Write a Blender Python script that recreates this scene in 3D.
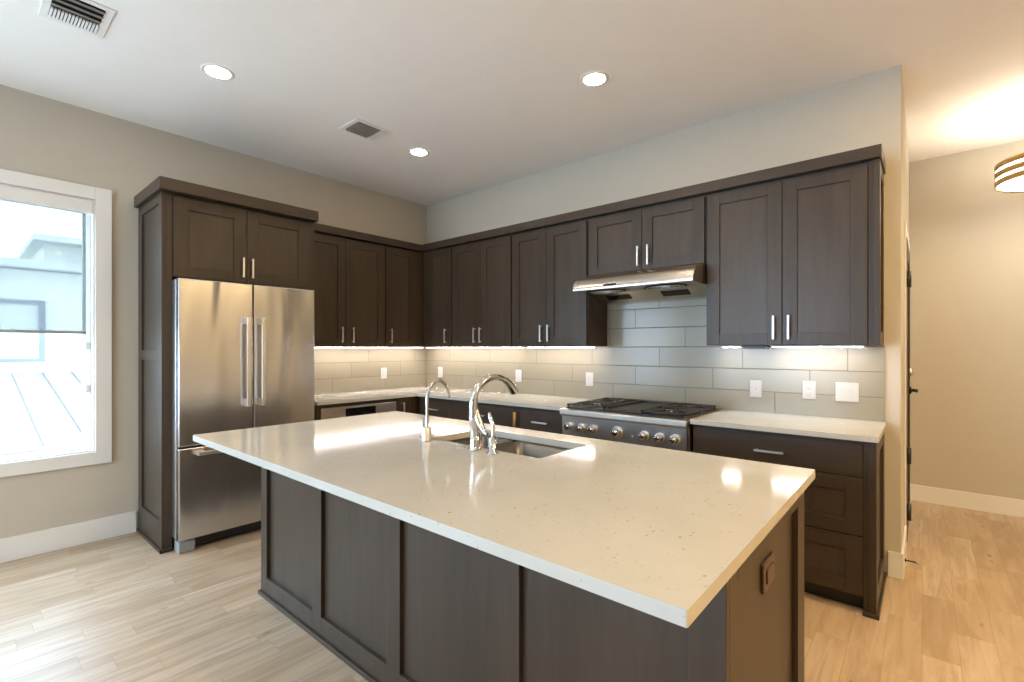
import bpy, bmesh, math, random
from mathutils import Vector, Matrix
R = math.radians
PI = math.pi
scene = bpy.context.scene
for o in list(bpy.data.objects):
    bpy.data.objects.remove(o)
COL = scene.collection

# ------------------------------------------------------------------ camera
cam_d = bpy.data.cameras.new('camera')
cam = bpy.data.objects.new('camera', cam_d)
COL.objects.link(cam)
cam.location = (4.4306, -3.6305, 1.3503)
cam.rotation_euler = (R(90), 0, R(40.6143))
cam_d.sensor_width = 36
cam_d.lens = 16.943
cam_d.shift_y = 0.00754
cam_d.clip_start = 0.02
scene.camera = cam

# ------------------------------------------------------------------ world, light, exposure
SKY = 12.0
world = bpy.data.worlds.new('overcast_sky')
scene.world = world
world.use_nodes = True
bg = world.node_tree.nodes['Background']
bg.inputs[0].default_value = (0.71, 0.92, 1.17, 1)
bg.inputs[1].default_value = SKY
scene.view_settings.view_transform = 'Standard'
scene.view_settings.look = 'None'
scene.view_settings.gamma = 1
scene.view_settings.use_curve_mapping = False
scene.view_settings.exposure = 0.24
WARM = (1.0, 0.80, 0.58, 1)
HALLC = (1.0, 0.91, 0.76, 1)
SIDE_FILLC = (1.0, 0.67, 0.27, 1)
LEDC = (1.0, 0.89, 0.85, 1)
CAN = 105.0        # radiance of the recessed lamps
LED = 54.0        # radiance of the under-cabinet strips
SIDE_FILL = 720.0      # radiance of unseen lamps added on the right as warm fill
HALL = 13.0       # radiance of the hall lamp's diffuser


def portal(loc, rot, sx, sy):
    l = bpy.data.lights.new('window_portal', 'AREA')
    l.shape = 'RECTANGLE'
    l.size = sx
    l.size_y = sy
    l.cycles.is_portal = True
    o = bpy.data.objects.new('window_portal', l)
    COL.objects.link(o)
    o.location = loc
    o.rotation_euler = rot


portal((-0.2, -3.65, 1.53), (0, R(-90), 0), 1.80, 1.40)
portal((-0.2, -6.05, 1.53), (0, R(-90), 0), 1.80, 2.30)
portal((2.05, -7.75, 1.35), (R(90), 0, 0), 2.5, 2.5)

# ------------------------------------------------------------------ materials
MATS = {}


class NT:
    def __init__(s, name):
        s.m = bpy.data.materials.new(name)
        s.m.use_nodes = True
        s.t = s.m.node_tree
        s.t.nodes.clear()
        s.out = s.t.nodes.new('ShaderNodeOutputMaterial')
        s.p = s.t.nodes.new('ShaderNodeBsdfPrincipled')
        s.t.links.new(s.p.outputs[0], s.out.inputs[0])
        MATS[name] = s.m

    def put(s, sock, v):
        if v is None:
            return
        if isinstance(v, bpy.types.NodeSocket):
            s.t.links.new(v, sock)
        elif isinstance(v, (tuple, list)):
            n = len(sock.default_value)
            sock.default_value = tuple(v)[:n] if len(v) >= n else tuple(v) + (1,)
        else:
            sock.default_value = v

    def set(s, **kw):
        for k, v in kw.items():
            s.put(s.p.inputs[k.replace('_', ' ')], v)

    def node(s, ty, **kw):
        n = s.t.nodes.new(ty)
        for k, v in kw.items():
            setattr(n, k, v)
        return n

    def math(s, op, a, b=0.0, c=None):
        n = s.node('ShaderNodeMath', operation=op)
        s.put(n.inputs[0], a)
        s.put(n.inputs[1], b)
        if c is not None:
            s.put(n.inputs[2], c)
        return n.outputs[0]

    def coords(s, kind='Object', scale=(1, 1, 1)):
        tc = s.node('ShaderNodeTexCoord')
        mp = s.node('ShaderNodeMapping')
        mp.inputs['Scale'].default_value = scale
        s.t.links.new(tc.outputs[kind], mp.inputs['Vector'])
        return mp.outputs[0]

    def world_xyz(s):
        g = s.node('ShaderNodeNewGeometry')
        x = s.node('ShaderNodeSeparateXYZ')
        s.t.links.new(g.outputs['Position'], x.inputs[0])
        return x.outputs[0], x.outputs[1], x.outputs[2]

    def comb(s, x, y, z=0.0):
        n = s.node('ShaderNodeCombineXYZ')
        s.put(n.inputs[0], x)
        s.put(n.inputs[1], y)
        s.put(n.inputs[2], z)
        return n.outputs[0]

    def noise(s, vec, scale=5, detail=4, rough=0.55, dist=0.0):
        n = s.node('ShaderNodeTexNoise')
        s.put(n.inputs['Vector'], vec)
        n.inputs['Scale'].default_value = scale
        n.inputs['Detail'].default_value = detail
        n.inputs['Roughness'].default_value = rough
        n.inputs['Distortion'].default_value = dist
        return n.outputs[0]

    def white(s, vec):
        n = s.node('ShaderNodeTexWhiteNoise', noise_dimensions='3D')
        s.put(n.inputs['Vector'], vec)
        return n.outputs['Value']

    def ramp(s, f, stops):
        n = s.node('ShaderNodeValToRGB')
        e = n.color_ramp.elements
        while len(e) < len(stops):
            e.new(0.5)
        for i, (p, c) in enumerate(stops):
            e[i].position = p
            e[i].color = tuple(c) + (1,) if len(c) == 3 else c
        s.put(n.inputs[0], f)
        return n.outputs[0]

    def mix(s, f, a, b, blend='MIX'):
        n = s.node('ShaderNodeMix', data_type='RGBA', blend_type=blend)
        s.put(n.inputs[0], f)
        s.put(n.inputs[6], a)
        s.put(n.inputs[7], b)
        return n.outputs[2]

    def bump(s, h, strength=0.1, dist=0.01):
        n = s.node('ShaderNodeBump')
        n.inputs['Strength'].default_value = strength
        n.inputs['Distance'].default_value = dist
        s.put(n.inputs['Height'], h)
        s.t.links.new(n.outputs[0], s.p.inputs['Normal'])


def plain(name, col, rough=0.5, metal=0.0, vary=0.04, scale=6, bump=0.0, **kw):
    n = NT(name)
    f = n.noise(n.coords(), scale, 3)
    d = tuple(max(0, c * (1 - vary)) for c in col)
    l = tuple(min(1, c * (1 + vary)) for c in col)
    n.set(Base_Color=n.ramp(f, [(0.3, d), (0.7, l)]), Roughness=rough, Metallic=metal, **kw)
    if bump:
        n.bump(n.noise(n.coords(), 180, 2), bump, 0.002)
    return n.m


plain('wall_paint', (0.485, 0.445, 0.37), 0.85, vary=0.015, bump=0.06)
plain('ceiling_paint', (0.88, 0.855, 0.825), 0.9, vary=0.01, bump=0.05)
plain('white_trim', (0.70, 0.69, 0.665), 0.4, vary=0.01)
plain('white_plastic', (0.48, 0.47, 0.455), 0.35, vary=0.01)
plain('vinyl', (0.80, 0.82, 0.83), 0.4, vary=0.01)
plain('vent_white', (0.82, 0.80, 0.78), 0.5, vary=0.02)
plain('vent_blade', (0.20, 0.175, 0.15), 0.6, vary=0.1)
plain('black', (0.012, 0.012, 0.013), 0.35, vary=0.1)
plain('black_iron', (0.018, 0.017, 0.016), 0.55, vary=0.2, scale=60)
plain('black_glass', (0.006, 0.006, 0.007), 0.06, vary=0.0)
plain('griddle', (0.045, 0.043, 0.038), 0.45, metal=0.3, vary=0.15)
plain('dark_cavity', (0.02, 0.019, 0.018), 0.9)
plain('fridge_side', (0.035, 0.033, 0.05), 0.5)
plain('chrome', (0.60, 0.61, 0.63), 0.10, metal=1.0, vary=0.01)
plain('nickel', (0.72, 0.69, 0.65), 0.36, metal=1.0, vary=0.02)
plain('brass', (0.52, 0.37, 0.17), 0.32, metal=1.0, vary=0.05)
plain('bronze', (0.10, 0.065, 0.04), 0.35, metal=0.4, vary=0.05)
plain('amber', (0.48, 0.28, 0.11), 0.3, vary=0.1)
plain('grey_plastic', (0.28, 0.29, 0.28), 0.5)
plain('door_paint', (0.045, 0.035, 0.03), 0.45, vary=0.05)
plain('house_stucco', (0.60, 0.57, 0.50), 0.9, vary=0.02)
plain('house_fascia', (0.42, 0.41, 0.38), 0.8)
plain('roof_metal', (0.125, 0.12, 0.115), 0.45, metal=0.2, vary=0.03)
plain('house_window_frame', (0.085, 0.10, 0.13), 0.5)
plain('house_pane', (0.52, 0.51, 0.48), 0.2)
plain('knob_black', (0.02, 0.018, 0.016), 0.3)


def emit(name, col, strength):
    n = NT(name)
    n.set(Base_Color=(0.9, 0.9, 0.88, 1), Roughness=0.4, Emission_Color=col, Emission_Strength=strength)
    return n.m


emit('can_glow', WARM, CAN)
emit('led_glow', LEDC, LED)
emit('side_fill_glow', SIDE_FILLC, SIDE_FILL)
emit('hall_glow', HALLC, HALL)


def wood(name, dark, light, rough=0.38, axis='z'):
    n = NT(name)
    x, y, z = n.world_xyz()
    h = n.math('ADD', x, n.math('MULTIPLY', y, 1.37))
    if axis == 'z':
        v = n.comb(n.math('MULTIPLY', h, 22), n.math('MULTIPLY', z, 1.6), 0.3)
        v2 = n.comb(n.math('MULTIPLY', h, 5), n.math('MULTIPLY', z, 0.7), 7.3)
    else:
        v = n.comb(n.math('MULTIPLY', z, 26), n.math('MULTIPLY', h, 1.6), 0.3)
        v2 = n.comb(n.math('MULTIPLY', z, 6), n.math('MULTIPLY', h, 0.7), 7.3)
    f = n.noise(v, 1.6, 5, 0.6, 0.4)
    g = n.noise(v2, 1.2, 3, 0.5)
    m = n.math('ADD', n.math('MULTIPLY', f, 0.55), n.math('MULTIPLY', g, 0.45))
    n.set(Base_Color=n.ramp(m, [(0.3, dark), (0.72, light)]), Roughness=rough)
    n.p.inputs['Specular IOR Level'].default_value = 0.36
    n.bump(f, 0.05, 0.002)
    return n.m


wood('cabinet_wood', (0.033, 0.0220, 0.0140), (0.058, 0.0405, 0.0265))
wood('cabinet_panel', (0.040, 0.0270, 0.0172), (0.069, 0.0485, 0.032), 0.36)
wood('cabinet_wood_level', (0.033, 0.0220, 0.0140), (0.058, 0.0405, 0.0265), axis='h')


def steel(name, axis, wavy=0.0, rough=0.27, col=(0.60, 0.585, 0.56)):
    n = NT(name)
    x, y, z = n.world_xyz()
    h = n.math('ADD', x, y)
    if axis == 'v':
        v = n.comb(n.math('MULTIPLY', h, 160), n.math('MULTIPLY', z, 2), 0)
    else:
        v = n.comb(n.math('MULTIPLY', z, 160), n.math('MULTIPLY', h, 2), 0)
    f = n.noise(v, 1.0, 2, 0.5)
    n.set(Base_Color=n.ramp(f, [(0.3, tuple(c * 0.98 for c in col)), (0.7, tuple(min(1, c * 1.02) for c in col))]),
          Metallic=1.0, Roughness=n.math('MULTIPLY_ADD', f, 0.06, rough - 0.03))
    if wavy:
        w = n.noise(n.comb(n.math('MULTIPLY', h, 4.5), n.math('MULTIPLY', z, 0.8), 3.1), 1.0, 1, 0.4, 0.6)
        n.bump(w, wavy, 0.03)
    return n.m


steel('fridge_steel', 'v', 0.6, 0.25, (0.67, 0.675, 0.70))
steel('steel', 'h', 0.0, 0.33, (0.60, 0.56, 0.51))
steel('handle_steel', 'v', 0.0, 0.36, (0.74, 0.71, 0.67))
steel('hood_steel', 'h', 0.0, 0.25, (0.66, 0.62, 0.56))
steel('sink_steel', 'h', 0.0, 0.32, (0.21, 0.20, 0.18))


def quartz():
    n = NT('quartz')
    co = n.coords()
    g = n.noise(co, 3.5, 5, 0.6)
    base = n.ramp(g, [(0.3, (0.465, 0.46, 0.42)), (0.7, (0.515, 0.51, 0.475))])
    vor = n.node('ShaderNodeTexVoronoi', feature='F1')
    n.put(vor.inputs['Vector'], co)
    vor.inputs['Scale'].default_value = 64
    vor.inputs['Randomness'].default_value = 1
    d = vor.outputs['Distance']
    rnd = n.node('ShaderNodeSeparateColor')
    n.t.links.new(vor.outputs['Color'], rnd.inputs[0])
    size = n.math('MULTIPLY', n.math('MAXIMUM', n.math('SUBTRACT', rnd.outputs[0], 0.36), 0.0), 0.52)
    speck = n.math('LESS_THAN', n.math('ADD', d, n.math('MULTIPLY', n.noise(co, 120, 2), 0.16)), n.math('ADD', size, 0.02))
    clump = n.ramp(n.noise(co, 6.0, 2), [(0.36, (0, 0, 0)), (0.56, (1, 1, 1))])
    sel = n.math('MULTIPLY', speck, n.math('MULTIPLY', clump, 0.68))
    sc = n.ramp(rnd.outputs[1], [(0.3, (0.17, 0.145, 0.11)), (0.8, (0.36, 0.32, 0.26))])
    c = n.mix(sel, base, sc)
    fine = n.noise(co, 260, 2, 0.6)
    c = n.mix(n.ramp(fine, [(0.56, (0, 0, 0)), (0.70, (0.5, 0.5, 0.5))]), c, (0.50, 0.46, 0.40, 1))
    n.set(Base_Color=c, Roughness=0.10)
    n.p.inputs['Specular IOR Level'].default_value = 0.5
    n.bump(fine, 0.012, 0.001)
    return n.m


quartz()


def floor_mat():
    n = NT('oak_floor')
    x, y, z = n.world_xyz()
    W_, L_ = 0.128, 1.15
    u = n.math('DIVIDE', n.math('ADD', x, 20.03), W_)
    row = n.math('FLOOR', u)
    off = n.white(n.comb(row, 3.7, 1.1))
    v = n.math('ADD', n.math('DIVIDE', n.math('ADD', y, 30), L_), n.math('MULTIPLY', off, 7))
    idx = n.math('FLOOR', v)
    # a second cut inside some boards gives short and long lengths
    cut = n.math('ADD', 0.3, n.math('MULTIPLY', n.white(n.comb(row, idx, 5.5)), 0.4))
    fv = n.math('FRACT', v)
    half = n.math('GREATER_THAN', fv, cut)
    pid = n.math('ADD', idx, n.math('MULTIPLY', half, 0.5))
    rnd = n.white(n.comb(row, pid, 9.1))
    rnd2 = n.white(n.comb(row, pid, 2.3))
    fu = n.math('FRACT', u)
    eu = n.math('MULTIPLY', n.math('MINIMUM', fu, n.math('SUBTRACT', 1, fu)), W_)
    ev = n.math('MULTIPLY', n.math('MINIMUM', n.math('MINIMUM', fv, n.math('SUBTRACT', 1, fv)),
                                   n.math('ABSOLUTE', n.math('SUBTRACT', fv, cut))), L_)
    gap = n.math('LESS_THAN', n.math('MINIMUM', eu, ev), 0.0013)
    gx = n.math('ADD', n.math('MULTIPLY', x, 26), n.math('MULTIPLY', rnd, 60))
    gv = n.comb(gx, n.math('ADD', n.math('MULTIPLY', y, 1.9), n.math('MULTIPLY', rnd2, 40)), 0)
    grain = n.noise(gv, 1.0, 5, 0.62, 0.7)
    gv2 = n.comb(n.math('ADD', n.math('MULTIPLY', x, 7), n.math('MULTIPLY', rnd2, 50)), n.math('MULTIPLY', y, 1.2), rnd)
    broad = n.noise(gv2, 1.0, 3, 0.5, 1.2)
    tone = n.ramp(rnd, [(0.0, (0.37, 0.27, 0.175)), (0.3, (0.44, 0.335, 0.23)), (0.7, (0.48, 0.375, 0.27)), (1.0, (0.53, 0.425, 0.32))])
    c = n.mix(n.math('MULTIPLY', n.ramp(grain, [(0.42, (1, 1, 1)), (0.62, (0, 0, 0))]), 0.62), tone, (0.33, 0.215, 0.12, 1))
    c = n.mix(n.math('MULTIPLY', n.ramp(broad, [(0.45, (0, 0, 0)), (0.75, (1, 1, 1))]), 0.5), c, (0.60, 0.475, 0.335, 1))
    # knots and streaks
    vor = n.node('ShaderNodeTexVoronoi', feature='F1')
    n.put(vor.inputs['Vector'], n.comb(n.math('MULTIPLY', x, 9.0), n.math('MULTIPLY', y, 3.4), 0))
    vor.inputs['Scale'].default_value = 1.0
    kn = n.math('ADD', vor.outputs['Distance'], n.math('MULTIPLY', n.noise(gv, 0.8, 3), 0.12))
    kc = n.node('ShaderNodeSeparateColor')
    n.t.links.new(vor.outputs['Color'], kc.inputs[0])
    kmask = n.math('MULTIPLY', n.math('GREATER_THAN', kc.outputs[0], 0.45), n.ramp(kn, [(0.08, (0.85, 0.85, 0.85)), (0.17, (0, 0, 0))]))
    c = n.mix(kmask, c, (0.19, 0.095, 0.045, 1))
    c = n.mix(n.math('MULTIPLY', gap, 0.40), c, (0.22, 0.14, 0.08, 1))
    n.set(Base_Color=c, Roughness=n.math('MULTIPLY_ADD', grain, 0.10, 0.33))
    n.bump(n.math('SUBTRACT', n.math('MULTIPLY', grain, 0.15), gap), 0.12, 0.002)
    return n.m


floor_mat()


def tile_mat(name, along, sign, start):
    """long glazed tiles, each course shifted by a third"""
    n = NT(name)
    x, y, z = n.world_xyz()
    TW, TH = 0.6085, 0.153
    a = x if along == 'x' else y
    rz = n.math('DIVIDE', n.math('SUBTRACT', z, 0.905), TH)
    row = n.math('FLOOR', rz)
    fz = n.math('FRACT', rz)
    u = n.math('DIVIDE', n.math('SUBTRACT', n.math('SUBTRACT', n.math('ADD', a, 20 * TW), start), n.math('MULTIPLY', row, 0.2025)), TW)
    col = n.math('FLOOR', u)
    fu = n.math('FRACT', u)
    ez = n.math('MULTIPLY', n.math('MINIMUM', fz, n.math('SUBTRACT', 1, fz)), TH)
    eu = n.math('MULTIPLY', n.math('MINIMUM', fu, n.math('SUBTRACT', 1, fu)), TW)
    e = n.math('MINIMUM', ez, eu)
    gr = n.math('LESS_THAN', e, 0.0021)
    rnd = n.white(n.comb(row, col, 1.7))
    c = n.ramp(rnd, [(0, (0.248, 0.220, 0.158)), (1, (0.266, 0.236, 0.171))])
    c = n.mix(gr, c, (0.105, 0.097, 0.085, 1))
    n.set(Base_Color=c, Roughness=n.math('MULTIPLY_ADD', gr, 0.6, 0.20))
    n.bump(n.ramp(e, [(0.0, (0, 0, 0)), (0.004, (1, 1, 1))]), 0.35, 0.002)
    return n.m


tile_mat('tile_range_wall', 'x', 1, 0.01)
tile_mat('tile_fridge_wall', 'y', 1, -0.577)


def glassy(name, tint, gloss):
    n = NT(name)
    tr = n.node('ShaderNodeBsdfTransparent')
    tr.inputs[0].default_value = tint
    gl = n.node('ShaderNodeBsdfGlossy')
    gl.inputs['Roughness'].default_value = 0.02
    mx = n.node('ShaderNodeMixShader')
    mx.inputs[0].default_value = gloss
    n.t.links.new(tr.outputs[0], mx.inputs[1])
    n.t.links.new(gl.outputs[0], mx.inputs[2])
    n.t.links.new(mx.outputs[0], n.out.inputs[0])


glassy('window_glass', (0.96, 0.98, 0.98, 1), 0.05)


def shade_fabric():
    n = NT('shade_fabric')
    tr = n.node('ShaderNodeBsdfTransparent')
    tr.inputs[0].default_value = (0.60, 0.62, 0.61, 1)
    df = n.node('ShaderNodeBsdfDiffuse')
    df.inputs[0].default_value = (0.62, 0.66, 0.67, 1)
    tl = n.node('ShaderNodeBsdfTranslucent')
    tl.inputs[0].default_value = (0.16, 0.18, 0.19, 1)
    ad = n.node('ShaderNodeMixShader')
    ad.inputs[0].default_value = 0.5
    n.t.links.new(df.outputs[0], ad.inputs[1])
    n.t.links.new(tl.outputs[0], ad.inputs[2])
    mx = n.node('ShaderNodeMixShader')
    x, y, z = n.world_xyz()
    weave = n.math('MULTIPLY_ADD', n.noise(n.comb(n.math('MULTIPLY', y, 300), n.math('MULTIPLY', z, 300), 0), 1, 1), 0.1, 0.27)
    n.put(mx.inputs[0], weave)
    n.t.links.new(tr.outputs[0], mx.inputs[1])
    n.t.links.new(ad.outputs[0], mx.inputs[2])
    n.t.links.new(mx.outputs[0], n.out.inputs[0])


shade_fabric()


# ------------------------------------------------------------------ mesh helpers
def FW(u, v, z):   # plain world coordinates
    return (u, v, z)


def FB(u, v, z):   # range wall: u runs right along the wall, v comes out of it
    return (u, -v, z)


def FL(u, v, z):   # fridge wall: u = -y, v comes out of it
    return (v, -u, z)


def FE(u, v, z):   # faces towards +x: u = y, v = x
    return (v, u, z)


def FS(u, v, z):   # faces towards -y at the fridge's side: u = x, v = -y
    return (u, -v, z)


def box(bm, u0, u1, v0, v1, z0, z1, F=FW, bev=0.0):
    t = bmesh.new()
    bmesh.ops.create_cube(t, size=1)
    for w in t.verts:
        w.co = Vector(((u0 + u1) / 2 + w.co.x * (u1 - u0), (v0 + v1) / 2 + w.co.y * (v1 - v0), (z0 + z1) / 2 + w.co.z * (z1 - z0)))
    if bev:
        bmesh.ops.bevel(t, geom=t.edges[:], offset=bev, segments=2, profile=0.5, affect='EDGES')
    merge(bm, t, F)


def merge(bm, t, F=FW, smooth=False):
    mp = {}
    for w in t.verts:
        mp[w] = bm.verts.new(F(*w.co))
    for f in t.faces:
        try:
            g = bm.faces.new([mp[w] for w in f.verts])
            g.smooth = smooth or f.smooth
        except ValueError:
            pass
    t.free()


def cyl(bm, p0, p1, r0, r1=None, seg=20, F=FW, cap=True):
    tube(bm, [p0, p1], [r0, r0 if r1 is None else r1], seg, F, cap)


def tube(bm, pts, rad, seg=16, F=FW, cap=True):
    pts = [Vector(p) for p in pts]
    if not isinstance(rad, (list, tuple)):
        rad = [rad] * len(pts)
    t = bmesh.new()
    tang = []
    for i in range(len(pts)):
        a = pts[max(0, i - 1)]
        b = pts[min(len(pts) - 1, i + 1)]
        tang.append((b - a).normalized())
    up = Vector((0, 0, 1)) if abs(tang[0].z) < 0.9 else Vector((1, 0, 0))
    nrm = (up - tang[0] * up.dot(tang[0])).normalized()
    rings = []
    for i, p in enumerate(pts):
        nrm = (nrm - tang[i] * nrm.dot(tang[i])).normalized()
        bn = tang[i].cross(nrm)
        rings.append([t.verts.new(p + (nrm * math.cos(2 * PI * k / seg) + bn * math.sin(2 * PI * k / seg)) * rad[i]) for k in range(seg)])
    for a, b in zip(rings, rings[1:]):
        for k in range(seg):
            f = t.faces.new((a[k], a[(k + 1) % seg], b[(k + 1) % seg], b[k]))
            f.smooth = True
    if cap:
        t.faces.new(rings[0][::-1])
        t.faces.new(rings[-1])
    merge(bm, t, F)


def spline(pts, n=8):
    """Catmull-Rom through the points (each may carry a radius as 4th value)"""
    P = [Vector(p[:3]) for p in pts]
    Q = [p[3] if len(p) > 3 else 0 for p in pts]
    out, rr = [], []
    for i in range(len(P) - 1):
        p0 = P[max(0, i - 1)]
        p1, p2 = P[i], P[i + 1]
        p3 = P[min(len(P) - 1, i + 2)]
        for k in range(n):
            s = k / n
            out.append(0.5 * ((2 * p1) + (p2 - p0) * s + (2 * p0 - 5 * p1 + 4 * p2 - p3) * s * s + (3 * p1 - p0 - 3 * p2 + p3) * s ** 3))
            rr.append(Q[i] * (1 - s) + Q[i + 1] * s)
    out.append(P[-1])
    rr.append(Q[-1])
    return out, rr


def lathe(bm, prof, c, axis='z', seg=32, F=FW, cap=True):
    """profile of (radius, height) turned around an axis through c"""
    t = bmesh.new()
    rings = []
    for r, h in prof:
        ring = []
        for k in range(seg):
            a = 2 * PI * k / seg
            ca, sa = r * math.cos(a), r * math.sin(a)
            if axis == 'z':
                co = (c[0] + ca, c[1] + sa, c[2] + h)
            elif axis == 'y':
                co = (c[0] + ca, c[1] + h, c[2] + sa)
            else:
                co = (c[0] + h, c[1] + ca, c[2] + sa)
            ring.append(t.verts.new(co))
        rings.append(ring)
    for a, b in zip(rings, rings[1:]):
        for k in range(seg):
            f = t.faces.new((a[k], a[(k + 1) % seg], b[(k + 1) % seg], b[k]))
            f.smooth = True
    if cap:
        t.faces.new(rings[0][::-1])
        t.faces.new(rings[-1])
    merge(bm, t, F)


def prism(bm, poly, a0, a1, F=FW, plane='vz', smooth=False):
    """extrude a (v, z) outline along u from a0 to a1"""
    t = bmesh.new()
    A = [t.verts.new((a0, p[0], p[1])) for p in poly]
    B = [t.verts.new((a1, p[0], p[1])) for p in poly]
    n = len(poly)
    for k in range(n):
        t.faces.new((A[k], A[(k + 1) % n], B[(k + 1) % n], B[k])).smooth = smooth
    t.faces.new(A[::-1])
    t.faces.new(B)
    merge(bm, t, F)


def extrude_poly(bm, poly, z0, z1, F=FW, bev=0.0):
    """extrude an (u, v) outline upward; poly may be concave"""
    t = bmesh.new()
    f = t.faces.new([t.verts.new((p[0], p[1], z0)) for p in poly])
    r = bmesh.ops.extrude_face_region(t, geom=[f])
    for w in r['geom']:
        if isinstance(w, bmesh.types.BMVert):
            w.co.z = z1
    if bev:
        bmesh.ops.recalc_face_normals(t, faces=t.faces[:])
        bmesh.ops.bevel(t, geom=t.edges[:], offset=bev, segments=2, profile=0.5, affect='EDGES')
    merge(bm, t, F)


def shaker(bm, u0, u1, z0, z1, v0, v1, F, stile=0.08, rec=0.011, bev=0.0015, rail=None, panel=None):
    """framed door: flat frame with a recessed centre field"""
    rail = rail or stile
    a, b, c, d = u0 + stile, u1 - stile, z0 + rail, z1 - rail
    box(bm, u0, a, v0, v1, z0, z1, F, bev)
    box(bm, b, u1, v0, v1, z0, z1, F, bev)
    box(bm, a, b, v0, v1, z0, c, F, bev)
    box(bm, a, b, v0, v1, d, z1, F, bev)
    box(bm if panel is None else panel, a + 0.0003, b - 0.0003, v0 + 0.002, v1 - rec, c + 0.0003, d - 0.0003, F)


def grid_panel(bm, us, zs, v0, v1, F, rec=0.015, bev=0.0015):
    """frame-and-panel board: us / zs list the stiles and rails as (start, end)"""
    U0, U1, Z0, Z1 = us[0][0], us[-1][1], zs[0][0], zs[-1][1]
    box(bm, U0 + 0.001, U1 - 0.001, v0, v1 - rec, Z0 + 0.001, Z1 - 0.001, F)
    for a, b in us:
        box(bm, a, b, v0, v1, Z0, Z1, F, bev)
    for (a, b), (c, d) in zip(us, us[1:]):
        for e, f in zs:
            box(bm, b, c, v0, v1, e, f, F, bev)


def obj(name, bm, mat, parent=None, origin=None):
    bmesh.ops.recalc_face_normals(bm, faces=bm.faces[:])
    me = bpy.data.meshes.new(name)
    if origin is None:
        origin = Vector(parent['_o']) if parent is not None and '_o' in parent else Vector((0, 0, 0))
        if parent is not None and '_o' not in parent and parent.parent is not None:
            origin = Vector(parent.parent['_o'])
    origin = Vector(origin)
    for w in bm.verts:
        w.co -= origin
    bm.to_mesh(me)
    bm.free()
    o = bpy.data.objects.new(name, me)
    COL.objects.link(o)
    if isinstance(mat, str):
        mat = MATS[mat]
    me.materials.append(mat)
    if parent is not None:
        o.parent = parent
    else:
        o.location = origin
        o['_o'] = tuple(origin)
    return o


def tag(o, label, cat, group=None):
    o['label'] = label
    o['category'] = cat
    if group:
        o['group'] = group
    return o


def thing(name, label, cat, loc, group=None):
    o = bpy.data.objects.new(name, None)
    o.empty_display_size = 0.05
    COL.objects.link(o)
    o.location = loc
    o['_o'] = tuple(loc)
    return tag(o, label, cat, group)


def struct(name, bm, mat, parent=None):
    o = obj(name, bm, mat, parent, (0, 0, 0) if parent is None else None)
    if parent is None:
        o['kind'] = 'structure'
    return o


def B():
    return bmesh.new()


def copy_thing(root, delta, label=None, group=None):
    r = root.copy()
    COL.objects.link(r)
    r.location = root.location + Vector(delta)
    if label:
        r['label'] = label
    if group:
        r['group'] = group
    for ch in list(root.children):
        c = ch.copy()
        COL.objects.link(c)
        c.parent = r
        for g in list(ch.children):
            d = g.copy()
            COL.objects.link(d)
            d.parent = c
    return r


def framed(name, parent, *a, mat='cabinet_wood', **k):
    b, p = B(), B()
    shaker(b, *a, panel=p, **k)
    o = obj(name, b, mat, parent)
    obj('panel', p, 'cabinet_panel', o)
    return o


def bar_pull(parent, u, v, z, F, vertical=True, length=0.145, mat='nickel', r=0.0055):
    """slim bar on two posts; v is the face it stands on"""
    b = B()
    h = length / 2
    if vertical:
        box(b, u - 0.006, u + 0.006, v + 0.024, v + 0.033, z - h, z + h, F, 0.0015)
        for s in (-1, 1):
            cyl(b, (u, v, z + s * h * 0.84), (u, v + 0.026, z + s * h * 0.84), r * 0.85, seg=10, F=F)
    else:
        box(b, u - h, u + h, v + 0.024, v + 0.033, z - 0.006, z + 0.006, F, 0.0015)
        for s in (-1, 1):
            cyl(b, (u + s * h * 0.84, v, z), (u + s * h * 0.84, v + 0.026, z), r * 0.85, seg=10, F=F)
    return obj('handle', b, mat, parent)


# ================================================================== LARGE STRUCTURE
H = 3.0186
WX = 4.322       # right end of the range wall
HY = 1.963       # hall's far wall
XR, YB = 8.0, -7.7
b = B(); box(b, -0.15, XR + 0.15, YB - 0.15, HY + 0.15, -0.12, 0)
struct('floor', b, 'oak_floor')
b = B(); box(b, -0.15, XR + 0.15, YB - 0.15, HY + 0.15, H, H + 0.12)
struct('ceiling', b, 'ceiling_paint')

# left wall with two window openings
WZ0, WZ1 = 0.628, 2.395
wins = [(-4.30, -2.966), (-7.20, -4.90)]
b = B()
ys = [YB, wins[1][0], wins[1][1], wins[0][0], wins[0][1], 0.15]
box(b, -0.15, 0, ys[0] - 0.15, ys[5], 0, WZ0)
box(b, -0.15, 0, ys[0] - 0.15, ys[5], WZ1, H)
for i in (0, 2, 4):
    box(b, -0.15, 0, ys[i] - (0.15 if i == 0 else 0), ys[i + 1], WZ0, WZ1)
struct('wall_left', b, 'wall_paint')
b = B(); box(b, 0, WX, 0, 0.13, 0, H)
struct('wall_back', b, 'wall_paint')
b = B()
DY0, DY1, DZ = 0.68, 1.50, 2.13
box(b, WX - 0.13, WX, 0.13, DY0, 0, H)
box(b, WX - 0.13, WX, DY1, HY, 0, H)
box(b, WX - 0.13, WX, DY0, DY1, DZ, H)
struct('wall_return', b, 'wall_paint')
b = B(); box(b, WX - 0.13, XR, HY, HY + 0.15, 0, H)
struct('wall_hall', b, 'wall_paint')
b = B(); box(b, XR, XR + 0.15, YB - 0.15, HY + 0.15, 0, H)
struct('wall_right', b, 'wall_paint')
b = B()
box(b, 0, 0.8, YB - 0.15, YB, 0, H)
box(b, 3.3, XR, YB - 0.15, YB, 0, H)
box(b, 0.8, 3.3, YB - 0.15, YB, 2.6, H)
box(b, 0.8, 3.3, YB - 0.15, YB, 0, 0.1)
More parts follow.
